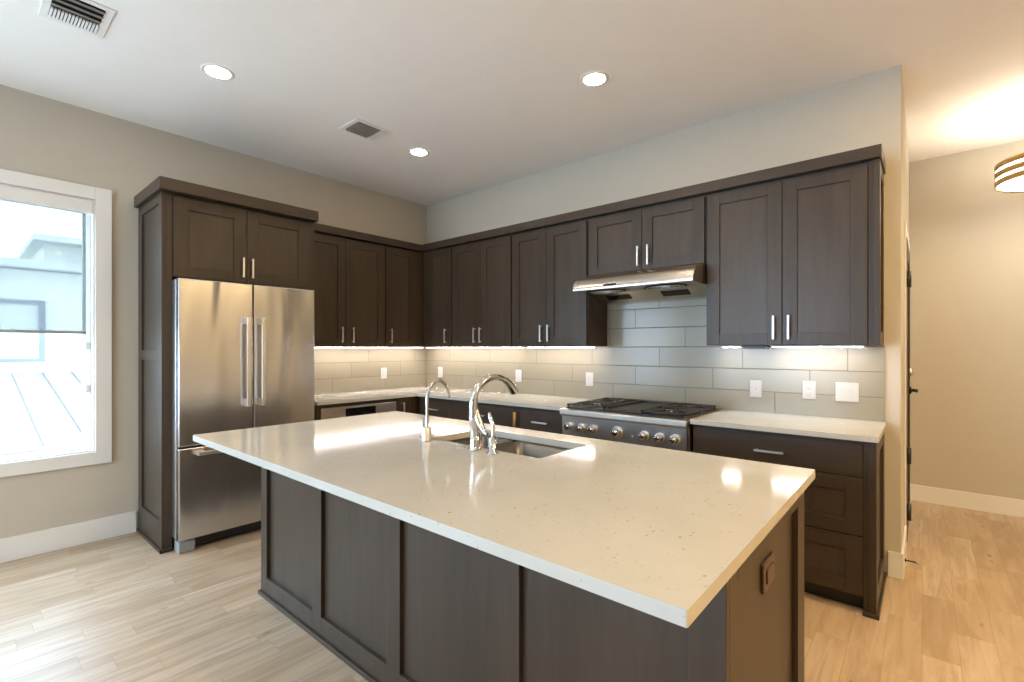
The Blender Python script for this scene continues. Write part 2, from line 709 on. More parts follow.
struct('wall_front', b, 'wall_paint')

# baseboards
BH = 0.152
b = B(); box(b, 0.0005, 0.014, YB, -2.735, 0, BH, bev=0.002)
struct('baseboard_left', b, 'white_trim')
b = B()
box(b, 4.262, WX + 0.013, -0.0135, -0.0005, 0, BH, bev=0.002)
box(b, WX + 0.0005, WX + 0.0135, -0.0005, DY0 - 0.09, 0, BH, bev=0.002)
struct('baseboard_back', b, 'white_trim')
b = B()
box(b, WX + 0.0005, WX + 0.0135, DY1 + 0.09, HY - 0.014, 0, BH, bev=0.002)
box(b, WX, XR, HY - 0.0135, HY - 0.0005, 0, 0.14, bev=0.002)
struct('baseboard_hall', b, 'white_trim')

# windows: casing, vinyl frame, pane
def window(name, y0, y1):
    cas = B()
    w = 0.088
    for a, c, d, e in ((y0 - w, y0, WZ0 - w, WZ1 + w), (y1, y1 + w, WZ0 - w, WZ1 + w), (y0, y1, WZ1, WZ1 + w), (y0, y1, WZ0 - w, WZ0)):
        box(cas, 0.0005, 0.02, a, c, d, e, bev=0.002)
    # jamb lining
    for a, c, d, e in ((y0, y0 + 0.012, WZ0, WZ1), (y1 - 0.012, y1, WZ0, WZ1), (y0 + 0.012, y1 - 0.012, WZ1 - 0.012, WZ1), (y0 + 0.012, y1 - 0.012, WZ0, WZ0 + 0.012)):
        box(cas, -0.15, 0.001, a, c, d, e)
    root = struct(name, cas, 'white_trim')
    fr = B()
    a0, a1, c0, c1 = y0 + 0.012, y1 - 0.012, WZ0 + 0.012, WZ1 - 0.012
    t = 0.024
    for p in ((a0, a0 + t, c0, c1), (a1 - t, a1, c0, c1), (a0 + t, a1 - t, c1 - t, c1), (a0 + t, a1 - t, c0, c0 + t)):
        box(fr, -0.11, -0.065, *p, bev=0.003)
    obj('window_frame', fr, 'vinyl', root)
    sa = B()
    for p in ((a0 + t, a0 + t + 0.022, c0 + t, c1 - t), (a1 - t - 0.022, a1 - t, c0 + t, c1 - t), (a0 + t + 0.022, a1 - t - 0.022, c1 - t - 0.022, c1 - t), (a0 + t + 0.022, a1 - t - 0.022, c0 + t, c0 + t + 0.022)):
        box(sa, -0.10, -0.075, *p, bev=0.003)
    obj('sash', sa, 'vinyl', root)
    pn = B()
    box(pn, -0.090, -0.086, a0 + t + 0.02, a1 - t - 0.02, c0 + t + 0.02, c1 - t - 0.02)
    obj('pane', pn, 'window_glass', root)
    la = B()
    for z in (1.37, 1.07):
        box(la, -0.066, -0.052, a1 - 0.03, a1 - 0.008, z - 0.025, z + 0.025, bev=0.003)
    obj('latch', la, 'white_plastic', root)
    return root


window('window_1', *wins[0])
window('window_2', *wins[1])
b = B()
for x0 in (0.8, 2.0, 3.2):
    box(b, x0, x0 + 0.1, YB - 0.12, YB - 0.02, 0.1, 2.6, bev=0.004)
box(b, 0.8, 3.3, YB - 0.12, YB - 0.02, 2.5, 2.6, bev=0.004)
box(b, 0.8, 3.3, YB - 0.12, YB - 0.02, 0.1, 0.2, bev=0.004)
w3 = struct('window_3', b, 'vinyl')
b = B(); box(b, 0.85, 3.25, YB - 0.075, YB - 0.07, 0.15, 2.55)
obj('pane', b, 'window_glass', w3)

# roller shade
sh = thing('roller_shade', 'light grey see-through roller shade half lowered over the window', 'window shade', (-0.02, -3.6, 2.39))
b = B(); box(b, -0.055, 0.012, wins[0][0] + 0.014, wins[0][1] - 0.014, 2.296, 2.382, bev=0.004)
obj('cassette', b, 'white_trim', sh)
b = B(); box(b, -0.0325, -0.0315, wins[0][0] + 0.03, -3.012, 1.470, 2.30)
obj('fabric', b, 'shade_fabric', sh)
b = B(); box(b, -0.039, -0.025, wins[0][0] + 0.03, -3.010, 1.452, 1.474, bev=0.003)
obj('bottom_bar', b, 'grey_plastic', sh)

# ------------------------------------------------------------------ outside: low roof and the neighbouring house
GZ = -3.2
t = thing('metal_roof', 'pale standing seam metal porch roof outside the window', 'roof', (-3.5, -2.5, GZ))
b = B()
prism(b, [(-0.9, 0.17), (-6.0, 0.985), (-6.0, 0.90), (-0.9, 0.085)], -6.5, -2.02, F=lambda u, v, z: (v, u, z))
obj('panel', b, 'roof_metal', t)
for k in range(13):
    y = -2.03 - 0.33 * k
    b = B()
    prism(b, [(-0.9, 0.20), (-6.0, 1.015), (-6.0, 0.98), (-0.9, 0.165)], y - 0.008, y + 0.008, F=lambda u, v, z: (v, u, z))
    obj('seam', b, 'roof_metal', t)
b = B(); box(b, -6.05, -5.95, -6.5, -2.0, 0.96, 1.035, bev=0.01)
obj('ridge_cap', b, 'house_fascia', t)
b = B(); box(b, -5.9, -1.1, -6.4, -2.1, GZ, 0.1)
obj('wall', b, 'house_stucco', t)
t = thing('neighbour_house', 'pale stucco house with stepped flat eaves seen through the window', 'house', (-9, -2, GZ))
b = B(); box(b, -11, -6.4, -8, -1.0, GZ, 2.60)
obj('wall', b, 'house_stucco', t)
b = B()
prism(b, [(-6.15, 2.62), (-6.15, 2.74), (-8.5, 3.0), (-8.5, 2.62)], -8.2, -0.8, F=lambda u, v, z: (v, u, z))
obj('eave', b, 'house_fascia', t)
b = B(); box(b, -11, -7.9, -2.50, 1.5, 2.6, 3.28)
obj('upper_wall', b, 'house_stucco', t)
b = B(); box(b, -11.2, -7.5, -2.68, 1.7, 3.28, 3.40, bev=0.01)
obj('upper_eave', b, 'house_fascia', t)
wf = B()
for p in ((-4.4, -4.33, 1.14, 2.12), (-2.70, -2.63, 1.14, 2.12), (-4.33, -2.70, 1.14, 1.2), (-4.33, -2.70, 2.06, 2.12)):
    box(wf, -6.42, -6.34, *p)
wfo = obj('window', wf, 'house_window_frame', t)
b = B(); box(b, -6.41, -6.38, -4.35, -2.68, 1.18, 2.08)
obj('pane', b, 'house_pane', wfo)

# hall door in the return wall
dr = thing('door_1', 'dark door standing nearly edge-on in the hall wall', 'door', (WX, 0.96, 0))
dr['kind'] = 'structure'
b = B()
for y0, y1, z0, z1 in ((DY0 - 0.085, DY0, 0, DZ + 0.085), (DY1, DY1 + 0.085, 0, DZ + 0.085), (DY0, DY1, DZ, DZ + 0.085)):
    box(b, WX + 0.0005, WX + 0.010, y0, y1, z0, z1, bev=0.002)
obj('casing', b, 'white_trim', dr)
b = B(); shaker(b, DY0 + 0.004, DY1 - 0.004, 0.008, DZ - 0.004, WX - 0.03, WX + 0.014, FE, 0.12, 0.010)
slab = obj('slab', b, 'door_paint', dr)
for z in (1.83, 0.61, 0.22):
    b = B()
    cyl(b, (WX + 0.024, DY0 + 0.004, z - 0.055), (WX + 0.024, DY0 + 0.004, z + 0.055), 0.0125, seg=12)
    box(b, WX + 0.0142, WX + 0.018, DY0 + 0.003, DY0 + 0.04, z - 0.045, z + 0.045)
    obj('hinge', b, 'black', dr)
b = B()
lathe(b, [(0.03, 0), (0.03, 0.012), (0.012, 0.014), (0.012, 0.05)], (WX + 0.0145, DY1 - 0.30, 1.03), 'x', 20)
cyl(b, (WX + 0.058, DY1 - 0.29, 1.03), (WX + 0.058, DY1 - 0.42, 1.03), 0.009, seg=12)
obj('handle', b, 'black', dr)
b = B(); lathe(b, [(0.03, 0), (0.03, 0.012), (0.018, 0.02)], (WX + 0.0145, DY1 - 0.30, 1.17), 'x', 20)
obj('deadbolt', b, 'nickel', dr)
ds = thing('door_stop', 'thin black door stop sticking out from the hall baseboard', 'door stop', (WX + 0.0135, 0.18, 0.055))
b = B()
lathe(b, [(0.012, 0), (0.012, 0.004), (0.0045, 0.006), (0.0045, 0.055)], (WX + 0.0135, 0.18, 0.055), 'x', 14)
obj('rod', b, 'black', ds)
b = B(); lathe(b, [(0.0055, 0.053), (0.008, 0.056), (0.008, 0.066), (0.005, 0.068)], (WX + 0.0135, 0.18, 0.055), 'x', 14)
obj('bumper', b, 'white_plastic', ds)['label'] = 'white rubber bumper'

# ================================================================== BACKSPLASH
b = B()
box(b, 0.0115, 4.247, -0.011, -0.0005, 0.9145, 1.3715)
box(b, 2.385, 3.325, -0.011, -0.0005, 1.3715, 1.735)
tag(obj('tile_backsplash', b, 'tile_range_wall'), 'long grey glazed tile backsplash behind the gas range wall', 'backsplash')
b = B(); box(b, 0.0005, 0.011, -1.671, -0.0005, 0.9145, 1.3715)
tag(obj('tile_backsplash', b, 'tile_fridge_wall'), 'short tile backsplash between refrigerator and room corner', 'backsplash')

# ================================================================== BASE CABINETS
TOP, THK = 0.914, 0.030
CB = TOP - THK - 0.001     # top of the boxes
FRONT = 0.60               # box front; door faces stand at FRONT + .02


def base_box(parent, u0, u1, F, z1=CB):
    b = B()
    box(b, u0, u1, 0.003, FRONT, 0.09, z1, F)
    obj('body', b, 'cabinet_wood', parent)
    b = B()
    box(b, u0, u1, 0.01, FRONT - 0.06, 0.0, 0.09, F)
    obj('toe_kick', b, 'black', parent)


def drawer(parent, u0, u1, z0, z1, F, slab=True, pull=True, pz=None, pl=0.15):
    if slab:
        b = B()
        box(b, u0, u1, FRONT + 0.0005, FRONT + 0.02, z0, z1, F, 0.002)
        d = obj('drawer', b, 'cabinet_wood_level', parent)
    else:
        d = framed('drawer', parent, u0, u1, z0, z1, FRONT + 0.0005, FRONT + 0.02, F, 0.075, 0.010, mat='cabinet_wood_level')
    if pull:
        bar_pull(d, (u0 + u1) / 2, FRONT + 0.02, pz or (z0 + z1) / 2, F, False, pl)
    return d


GAPZ = [(0.094, 0.392), (0.398, 0.693), (0.699, 0.866)]
# right of the range
cabR = thing('base_cabinet', 'dark base cabinet of three wide drawers right of the gas range', 'cabinet', (3.78, -0.3, 0), 'base cabinets along the range wall')
base_box(cabR, 3.326, 4.212, FB)
for i, (z0, z1) in enumerate(GAPZ):
    drawer(cabR, 3.336, 4.190, z0, z1, FB, slab=(i == 2), pz=0.773 if i == 2 else z1 - 0.05)
b = B()
box(b, 4.193, 4.212, FRONT, FRONT + 0.012, 0.0, CB, FB)
obj('filler', b, 'cabinet_wood', cabR)
b = B()
grid_panel(b, [(-0.618, -0.545), (-0.085, -0.003)], [(0.0, 0.12), (0.80, CB)], 4.212, 4.246, FE, 0.015)
obj('end_panel', b, 'cabinet_wood', cabR)
b = B()
box(b, 4.246, 4.258, -0.630, -0.003, 0, 0.022, bev=0.003)
box(b, 4.19, 4.258, -0.632, -0.620, 0, 0.022, bev=0.003)
obj('shoe_moulding', b, 'cabinet_wood', cabR)

# left of the range: four units between corner and range
baseL = [
    ('narrow dark drawer base cabinet nearest the room corner', 0.665, 1.080, True),
    ('wide dark drawer base cabinet behind the tall arched faucet', 1.084, 1.868, True),
    ('slim dark pull-out filler unit with an amber vertical grip', 1.872, 1.925, False),
    ('dark drawer base cabinet just left of the gas range', 1.929, 2.368, True)]
for i, (lab, u0, u1, has) in enumerate(baseL):
    t = thing('base_cabinet', lab, 'cabinet', ((u0 + u1) / 2, -0.3, 0), 'base cabinets along the range wall')
    x0 = 0.62 if i == 0 else u0 - 0.0
    base_box(t, x0, u1 + 0.003, FB)
    for j, (z0, z1) in enumerate(GAPZ):
        if has:
            drawer(t, u0, u1, z0, z1, FB, slab=(j == 2), pz=0.773 if j == 2 else z1 - 0.05)
        elif j == 2:
            d = drawer(t, u0, u1, 0.094, 0.866, FB, slab=True, pull=False)
            b = B()
            cyl(b, (1.889, FRONT + 0.036, 0.718), (1.889, FRONT + 0.036, 0.832), 0.013, seg=18, F=FB)
            cyl(b, (1.889, FRONT + 0.019, 0.775), (1.889, FRONT + 0.036, 0.775), 0.008, seg=12, F=FB)
            g = obj('grip', b, 'amber', d)
            g['label'] = 'amber brown vertical cylinder grip'

# fridge wall: filler + built-in microwave drawer + corner cabinet
mw = thing('undercounter_oven', 'built-in stainless undercounter oven with black control panel beside refrigerator', 'oven', (0.3, -1.25, 0))
b = B(); box(b, 0.874, 1.626, 0.004, FRONT - 0.002, 0.095, 0.855, FL)
obj('body', b, 'black', mw)
b = B(); box(b, 0.874, 1.626, FRONT, FRONT + 0.022, 0.74, 0.850, FL, 0.003)
pn = obj('control_fascia', b, 'steel', mw)
b = B(); box(b, 1.10, 1.402, FRONT + 0.0225, FRONT + 0.0245, 0.755, 0.832, FL)
dsp = obj('display', b, 'black_glass', pn)
dsp['label'] = 'black glass control panel'
b = B(); box(b, 0.874, 1.626, FRONT, FRONT + 0.022, 0.42, 0.734, FL, 0.003)
obj('door', b, 'steel', mw)
t = thing('base_cabinet', 'dark base cabinet surround holding the undercounter oven', 'cabinet', (0.3, -1.3, 0), 'base cabinets along the fridge wall')
b = B()
box(b, 1.630, 1.669, 0.003, FRONT + 0.012, 0.0, CB, FL)
box(b, 0.872, 1.630, 0.003, FRONT + 0.012, 0.858, CB, FL)
obj('body', b, 'cabinet_wood', t)
b = B(); box(b, 0.872, 1.629, 0.01, FRONT - 0.06, 0.0, 0.09, FL)
obj('toe_kick', b, 'black', t)
b = B(); box(b, 0.876, 1.626, FRONT, FRONT + 0.02, 0.094, 0.414, FL, 0.002)
d = obj('drawer', b, 'cabinet_wood_level', t)
t = thing('base_cabinet', 'dark corner base cabinet with one vertical pull beside undercounter oven', 'cabinet', (0.3, -0.7, 0), 'base cabinets along the fridge wall')
b = B()
box(b, 0.625, 0.868, 0.003, FRONT, 0.09, CB, FL)
box(b, 0.004, 0.622, 0.003, FRONT, 0.09, CB, FL)
obj('body', b, 'cabinet_wood', t)
b = B(); box(b, 0.60, 0.868, 0.01, FRONT - 0.06, 0, 0.09, FL)
obj('toe_kick', b, 'black', t)
d = framed('door', t, 0.655, 0.864, 0.094, 0.866, FRONT + 0.0005, FRONT + 0.02, FL, 0.05, 0.010)
bar_pull(d, 0.802, FRONT + 0.02, 0.765, FL)

# ------------------------------------------------------------------ worktops
b = B()
extrude_poly(b, [(0.0115, -1.671), (0.648, -1.671), (0.648, -0.648), (2.371, -0.648), (2.371, -0.0115), (0.0115, -0.0115)], TOP - THK, TOP, bev=0.002)
tag(obj('quartz_worktop', b, 'quartz'), 'white quartz worktop running round the room corner to the range', 'countertop')
b = B()
box(b, 3.324, 4.257, -0.648, -0.0115, TOP - THK, TOP, bev=0.002)
tag(obj('quartz_worktop', b, 'quartz'), 'short white quartz worktop right of the gas range', 'countertop')

# ================================================================== UPPER CABINETS
UZ0, UZ1 = 1.372, 2.39
DZ0, DZ1 = 1.376, 2.372
UD = 0.31


def upper(label, F, body, doors, z0=UZ0, d0=DZ0, fillers=(), group='upper cabinets on the range wall', handle_z=1.480, loc=(0, 0, 0)):
    """doors: (u0, u1, handle_u)"""
    t = thing('wall_cabinet', label, 'cabinet', loc, group)
    b = B(); box(b, body[0], body[1], 0.003, UD, z0, UZ1 - 0.001, F)
    obj('body', b, 'cabinet_wood', t)
    for f in fillers:
        b = B(); box(b, f[0], f[1], UD - 0.01, UD + 0.008, z0, UZ1 - 0.001, F, 0.001)
        obj('filler', b, 'cabinet_wood', t)
    for u0, u1, hu in doors:
        d = framed('door', t, u0, u1, d0, DZ1, UD + 0.0005, UD + 0.02, F, 0.078, 0.011, rail=0.07)
        bar_pull(d, hu, UD + 0.02, handle_z, F)
    return t


upper('single-door dark wall cabinet in the corner of the range wall', FB, (0.335, 0.788), [(0.425, 0.781, 0.715)], fillers=[(0.335, 0.422)], loc=(0.57, -0.16, UZ0))
upper('two-door dark wall cabinet second from the corner on the range wall', FB, (0.790, 1.590), [(0.802, 1.198, 1.133), (1.202, 1.582, 1.213)], loc=(1.19, -0.16, UZ0))
upper('two-door dark wall cabinet just left of the range hood', FB, (1.592, 2.388), [(1.602, 1.979, 1.935), (1.983, 2.380, 2.014)], loc=(1.99, -0.16, UZ0))
upper('short two-door dark wall cabinet above the range hood', FB, (2.390, 3.310), [(2.402, 2.851, 2.830), (2.855, 3.302, 2.908)], z0=1.925, d0=1.929, handle_z=2.03, loc=(2.85, -0.16, 1.925))
cab5 = upper('large two-door dark wall cabinet right of the range hood', FB, (3.312, 4.212), [(3.323, 3.766, 3.725), (3.770, 4.188, 3.806)], fillers=[(4.191, 4.212)], loc=(3.76, -0.16, UZ0))
b = B(); grid_panel(b, [(-0.328, -0.268), (-0.063, -0.003)], [(UZ0, UZ0 + 0.075), (UZ1 - 0.075, UZ1 - 0.001)], 4.212, 4.243, FE, 0.014)
obj('end_panel', b, 'cabinet_wood', cab5)
upper('two-door dark wall cabinet beside the tall refrigerator cabinet', FL, (0.790, 1.669), [(0.802, 1.226, 1.163 - 0.0), (1.230, 1.655, 1.275)], group='upper cabinets on the fridge wall', loc=(0.16, -1.23, UZ0))
upper('single-door dark wall cabinet in the corner of the fridge wall', FL, (0.004, 0.788), [(0.425, 0.783, 0.735)], fillers=[(0.332, 0.422)], group='upper cabinets on the fridge wall', loc=(0.16, -0.4, UZ0))

# crown running round the corner above the wall cabinets
CZ0, CZ1, CD = 2.391, 2.458, 0.3586
b = B()
extrude_poly(b, [(0.003, -1.668), (CD, -1.668), (CD, -CD), (4.2516, -CD), (4.2516, -0.003), (0.003, -0.003)], CZ0, CZ1, bev=0.0015)
tag(obj('crown_moulding', b, 'cabinet_wood_level'), 'dark flat crown moulding running round the corner above wall cabinets', 'moulding')

# ================================================================== FRIDGE CABINET
fc = thing('fridge_cabinet', 'tall dark cabinet surround with two doors above the refrigerator', 'cabinet', (0.3, -2.2, 0))
PF = 0.605
b = B()
box(b, 0.003, PF, 2.664, 2.700, 0, UZ1, lambda u, v, z: (u, -v, z), 0.001)
grid_panel(b, [(0.003, 0.095), (0.535, PF)], [(0.0, 0.20), (1.270, 1.340), (2.325, UZ1)], 2.700, 2.722, FS, 0.012)
sp = obj('side_panel', b, 'cabinet_wood', fc)
b = B(); box(b, 0.003, PF, 1.674, 1.724, 0, UZ1, lambda u, v, z: (u, -v, z), 0.001)
obj('side_panel', b, 'cabinet_wood', fc)
b = B(); box(b, 1.726, 2.662, 0.003, PF - 0.005, 1.832, UZ1 - 0.001, FL)
obj('body', b, 'cabinet_wood', fc)
for u0, u1, hu in ((1.728, 2.198, 2.168), (2.202, 2.660, 2.232)):
    d = framed('door', fc, u0, u1, 1.836, 2.372, PF - 0.004, PF + 0.016, FL, 0.085, 0.011, rail=0.078)
    bar_pull(d, hu, PF + 0.016, 1.945, FL)
b = B(); box(b, 0.003, 0.672, -2.748, -1.672, UZ1 + 0.001, 2.470, bev=0.0015)
obj('crown', b, 'cabinet_wood_level', fc)
b = B()
box(b, 0.003, PF + 0.012, -2.734, -2.722, 0, 0.022, bev=0.003)
box(b, PF, PF + 0.012, -2.734, -2.664, 0, 0.022, bev=0.003)
obj('shoe_moulding', b, 'cabinet_wood', fc)

# ------------------------------------------------------------------ fridge
fr = thing('refrigerator', 'stainless steel french door refrigerator with bottom freezer drawer', 'refrigerator', (0.4, -2.2, 0))
FX0, FX1 = 0.675, 0.735
b = B(); box(b, 1.748, 2.652, 0.05, 0.665, 0.06, 1.80, FL, 0.004)
obj('body', b, 'fridge_side', fr)


def fridge_front(u0, u1, z0, z1):
    b = B()
    box(b, u0, u1, FX0, FX1, z0, z1, FL, 0.007)
    return b


def fridge_pull(parent, p0, p1):
    """flat bar with square stand-offs"""
    b = B()
    (u0, z0), (u1, z1) = p0, p1
    w = 0.013
    if abs(u1 - u0) < 1e-4:
        box(b, u0 - w, u0 + w, FX1 + 0.042, FX1 + 0.060, z0, z1, FL, 0.003)
        for z in (z0, z1 - 0.05):
            box(b, u0 - w, u0 + w, FX1 - 0.001, FX1 + 0.045, z, z + 0.05, FL, 0.003)
    else:
        box(b, u0, u1, FX1 + 0.042, FX1 + 0.060, z0 - w, z0 + w, FL, 0.003)
        for u in (u0, u1 - 0.05):
            box(b, u, u + 0.05, FX1 - 0.001, FX1 + 0.045, z0 - w, z0 + w, FL, 0.003)
    return obj('handle', b, 'handle_steel', parent)


d = obj('door', fridge_front(2.201, 2.660, 0.704, 1.816), 'fridge_steel', fr)
fridge_pull(d, (2.249, 0.94), (2.249, 1.575))
d = obj('door', fridge_front(1.736, 2.196, 0.704, 1.816), 'fridge_steel', fr)
fridge_pull(d, (2.148, 0.94), (2.148, 1.575))
d = obj('freezer_drawer', fridge_front(1.736, 2.660, 0.088, 0.692), 'fridge_steel', fr)
fridge_pull(d, (1.83, 0.655), (2.563, 0.655))
b = B(); box(b, 1.76, 2.60, 0.60, 0.675, 0.015, 0.086, FL, 0.003)
obj('kick_grille', b, 'black', fr)
for u in (2.56, 1.76):
    b = B(); box(b, u, u + 0.095, 0.62, 0.715, 0.0, 0.075, FL, 0.006)
    obj('foot', b, 'grey_plastic', fr)
b = B(); box(b, 2.6525, 2.662, 0.60, 0.674, 0.09, 1.81, FL, 0.002)
obj('hinge_trim', b, 'nickel', fr)

# ================================================================== RANGE
rg = thing('gas_range', 'stainless professional gas range with black grates and seven knobs', 'range', (2.847, -0.35, 0))
X0, X1 = 2.377, 3.317
b = B(); box(b, X0 + 0.004, X1 - 0.004, -0.63, -0.015, 0.10, 0.895, bev=0.002)
obj('body', b, 'steel', rg)
b = B()
prism(b, [(0.63, 0.900), (0.63, 0.858), (0.675, 0.856), (0.688, 0.862), (0.693, 0.872), (0.693, 0.896), (0.688, 0.906), (0.675, 0.910), (0.03, 0.910), (0.03, 0.900)], X0, X1, FB)
obj('bullnose', b, 'steel', rg)
b = B()
prism(b, [(0.63, 0.857), (0.672, 0.857), (0.664, 0.715), (0.63, 0.715)], X0 + 0.006, X1 - 0.006, FB)
cp = obj('control_panel', b, 'steel', rg)
for i, x in enumerate((2.446, 2.547, 2.646, 2.836, 3.032, 3.137, 3.238)):
    big = 1.25 if i == 3 else 1.0
    z = 0.779
    b = B()
    lathe(b, [(0.034 * big, 0.664), (0.034 * big, 0.674), (0.030 * big, 0.676)], (x, 0, z), 'y', 28, F=FB)
    bz = obj('bezel', b, 'nickel', cp)
    b = B()
    lathe(b, [(0.026 * big, 0.675), (0.026 * big, 0.688), (0.022 * big, 0.712), (0.019 * big, 0.716), (0.004, 0.717)], (x, 0, z), 'y', 28, F=FB)
    box(b, x - 0.005, x + 0.005, 0.712, 0.722, z - 0.018 * big, z + 0.018 * big, FB, 0.002)
    obj('knob', b, 'chrome', cp)
b = B(); cyl(b, (2.945, 0.66, 0.765), (2.945, 0.6725, 0.765), 0.007, seg=14, F=FB)
obj('indicator_lamp', b, 'nickel', cp)
b = B(); box(b, X0 + 0.01, X1 - 0.01, -0.655, -0.632, 0.20, 0.705, bev=0.004)
od = obj('oven_door', b, 'steel', rg)
b = B()
cyl(b, (X0 + 0.06, -0.70, 0.655), (X1 - 0.06, -0.70, 0.655), 0.014, seg=18)
for x in (X0 + 0.1, X1 - 0.1):
    cyl(b, (x, -0.655, 0.655), (x, -0.70, 0.655), 0.010, seg=12)
obj('handle', b, 'steel', od)
b = B(); box(b, X0 + 0.16, X1 - 0.16, -0.6585, -0.6545, 0.32, 0.56)
obj('oven_window', b, 'black_glass', od)
b = B(); box(b, X0 + 0.01, X1 - 0.01, -0.64, -0.632, 0.105, 0.192, bev=0.003)
obj('kick_plate', b, 'steel', rg)
for x in (X0 + 0.06, X1 - 0.06):
    for y in (-0.58, -0.08):
        b = B(); cyl(b, (x, y, 0), (x, y, 0.105), 0.02, seg=14)
        obj('leg', b, 'nickel', rg)
# cooktop pan, griddle, burners, grates
b = B()
box(b, X0 + 0.03, X1 - 0.03, -0.655, -0.035, 0.9105, 0.918, bev=0.002)
obj('cooktop_pan', b, 'black_iron', rg)
b = B()
G0, G1 = 2.735, 3.000
box(b, G0, G1, -0.64, -0.06, 0.919, 0.931, bev=0.003)
for a, c, d, e in ((G0, G0 + 0.012, -0.64, -0.06), (G1 - 0.012, G1, -0.64, -0.06), (G0, G1, -0.072, -0.06)):
    box(b, a, c, d, e, 0.930, 0.946, bev=0.002)
obj('griddle', b, 'griddle', rg)
for gx0, gx1 in ((2.412, 2.728), (3.007, 3.290)):
    for gy in (-0.50, -0.20):
        cx = (gx0 + gx1) / 2
        b = B()
        lathe(b, [(0.055, 0), (0.055, 0.010), (0.046, 0.014), (0.040, 0.018), (0.038, 0.024), (0.01, 0.026)], (cx, gy, 0.9185), 'z', 28)
        obj('burner', b, 'sink_steel', rg)
        b = B()
        r = 0.011
        y0, y1 = gy - 0.15, gy + 0.15
        zt0, zt1 = 0.932, 0.944
        box(b, gx0, gx1, y0, y0 + 0.016, zt0, zt1, bev=0.002)
        box(b, gx0, gx1, y1 - 0.016, y1, zt0, zt1, bev=0.002)
        box(b, gx0, gx0 + 0.016, y0, y1, zt0, zt1, bev=0.002)
        box(b, gx1 - 0.016, gx1, y0, y1, zt0, zt1, bev=0.002)
        for k in range(8):
            a = PI / 4 * k
            L = 1 / max(abs(math.cos(a)) / ((gx1 - gx0) / 2), abs(math.sin(a)) / 0.15)
            p0 = (cx + 0.045 * math.cos(a), gy + 0.045 * math.sin(a), 0.942)
            p1 = (cx + (L - 0.006) * math.cos(a), gy + (L - 0.006) * math.sin(a), 0.939)
            cyl(b, p0, p1, 0.0075, seg=8)
        for fx in (gx0 + 0.008, gx1 - 0.008):
            for fy in (y0 + 0.008, y1 - 0.008):
                cyl(b, (fx, fy, 0.9185), (fx, fy, 0.934), 0.007, seg=8)
        obj('grate', b, 'black_iron', rg)

# ================================================================== RANGE HOOD
hd = thing('range_hood', 'stainless under-cabinet range hood with curved front above the cooktop', 'range hood', (2.85, -0.28, 1.715))
HX0, HX1 = 2.400, 3.308
arc = [(0.345, 1.9235)] + [(0.345 + 0.205 * math.sin(a), 1.803 + 0.115 * math.cos(a)) for a in [R(8 * k) for k in range(1, 12)]] + [(0.555, 1.800), (0.555, 1.786), (0.545, 1.783)]
prof = [(0.012, 1.9235)] + arc + [(0.31, 1.783), (0.17, 1.718), (0.012, 1.718)]
b = B(); prism(b, prof, HX0, HX1, FB)
obj('shell', b, 'hood_steel', hd)
b = B(); box(b, 2.660, 2.760, 0.545, 0.5575, 1.802, 1.818, FB, 0.002)
obj('control_strip', b, 'black_glass', hd)
for cx in (2.62, 3.07):
    b = B()
    t2 = bmesh.new()
    bmesh.ops.create_circle(t2, cap_ends=True, radius=1, segments=32)
    for w in t2.verts:
        w.co = Vector((cx + w.co.x * 0.15, 0.42 + w.co.y * 0.085, 1.7815))
    merge(b, t2, FB)
    r = bmesh.ops.extrude_face_region(b, geom=b.faces[:])
    for w in r['geom']:
        if isinstance(w, bmesh.types.BMVert):
            w.co.z -= 0.006
    fl = obj('fan_opening', b, 'dark_cavity', hd)
    b = B()
    for k in range(4):
        lathe(b, [(0.026 + 0.026 * k, 0), (0.029 + 0.026 * k, 0), (0.029 + 0.026 * k, -0.004), (0.026 + 0.026 * k, -0.004)], (0, 0, 0), 'z', 28, F=lambda x, y, z, cx=cx: (cx + x * 1.25, -0.42 + y * 0.72, 1.7755 + z), cap=False)
    obj('grille', b, 'nickel', fl)
    # dark lens on the sloped back face
    b = B()
    def slope(v):
        return 1.783 - (0.31 - v) * 0.065 / 0.14
    prism(b, [(0.275, slope(0.275) - 0.0005), (0.215, slope(0.215) - 0.0005), (0.213, slope(0.215) - 0.004), (0.273, slope(0.275) - 0.004)], cx - 0.10, cx + 0.10, FB)
    obj('light_lens', b, 'black_glass', hd)

# ================================================================== ISLAND
IX0, IX1, IY0, IY1 = 1.6137, 4.1297, -2.8308, -1.5962
BX0, BX1, BY0, BY1 = 1.652, 4.098, -2.515, -1.615
isl = thing('kitchen_island', 'dark panelled kitchen island base under a pale quartz top', 'kitchen island', ((BX0 + BX1) / 2, (BY0 + BY1) / 2, 0))
SX0, SX1, SY0, SY1 = 2.600, 3.268, -2.105, -1.745    # sink cut-out
b = B()
zt = CB
box(b, BX0 + 0.02, BX1 - 0.02, BY0 + 0.02, BY0 + 0.04, 0.0, zt)
box(b, BX0 + 0.02, BX0 + 0.04, BY0 + 0.04, BY1, 0.0, zt)
box(b, BX1 - 0.04, BX1 - 0.02, BY0 + 0.04, BY1, 0.0, zt)
box(b, BX0 + 0.04, BX1 - 0.04, BY1 - 0.02, BY1, 0.09, zt)
box(b, BX0 + 0.04, BX1 - 0.04, BY0 + 0.04, BY1 - 0.02, 0.09, 0.11)
obj('body', b, 'cabinet_wood', isl)
b = B()
grid_panel(b, [(BX0, 1.724), (2.227, 2.312), (2.822, 2.910), (3.415, 3.502), (4.012, BX1)], [(0.0, 0.108), (0.80, zt)], -(BY0 + 0.02), -BY0, FB, 0.018)
obj('front_panel', b, 'cabinet_wood', isl)
b = B()
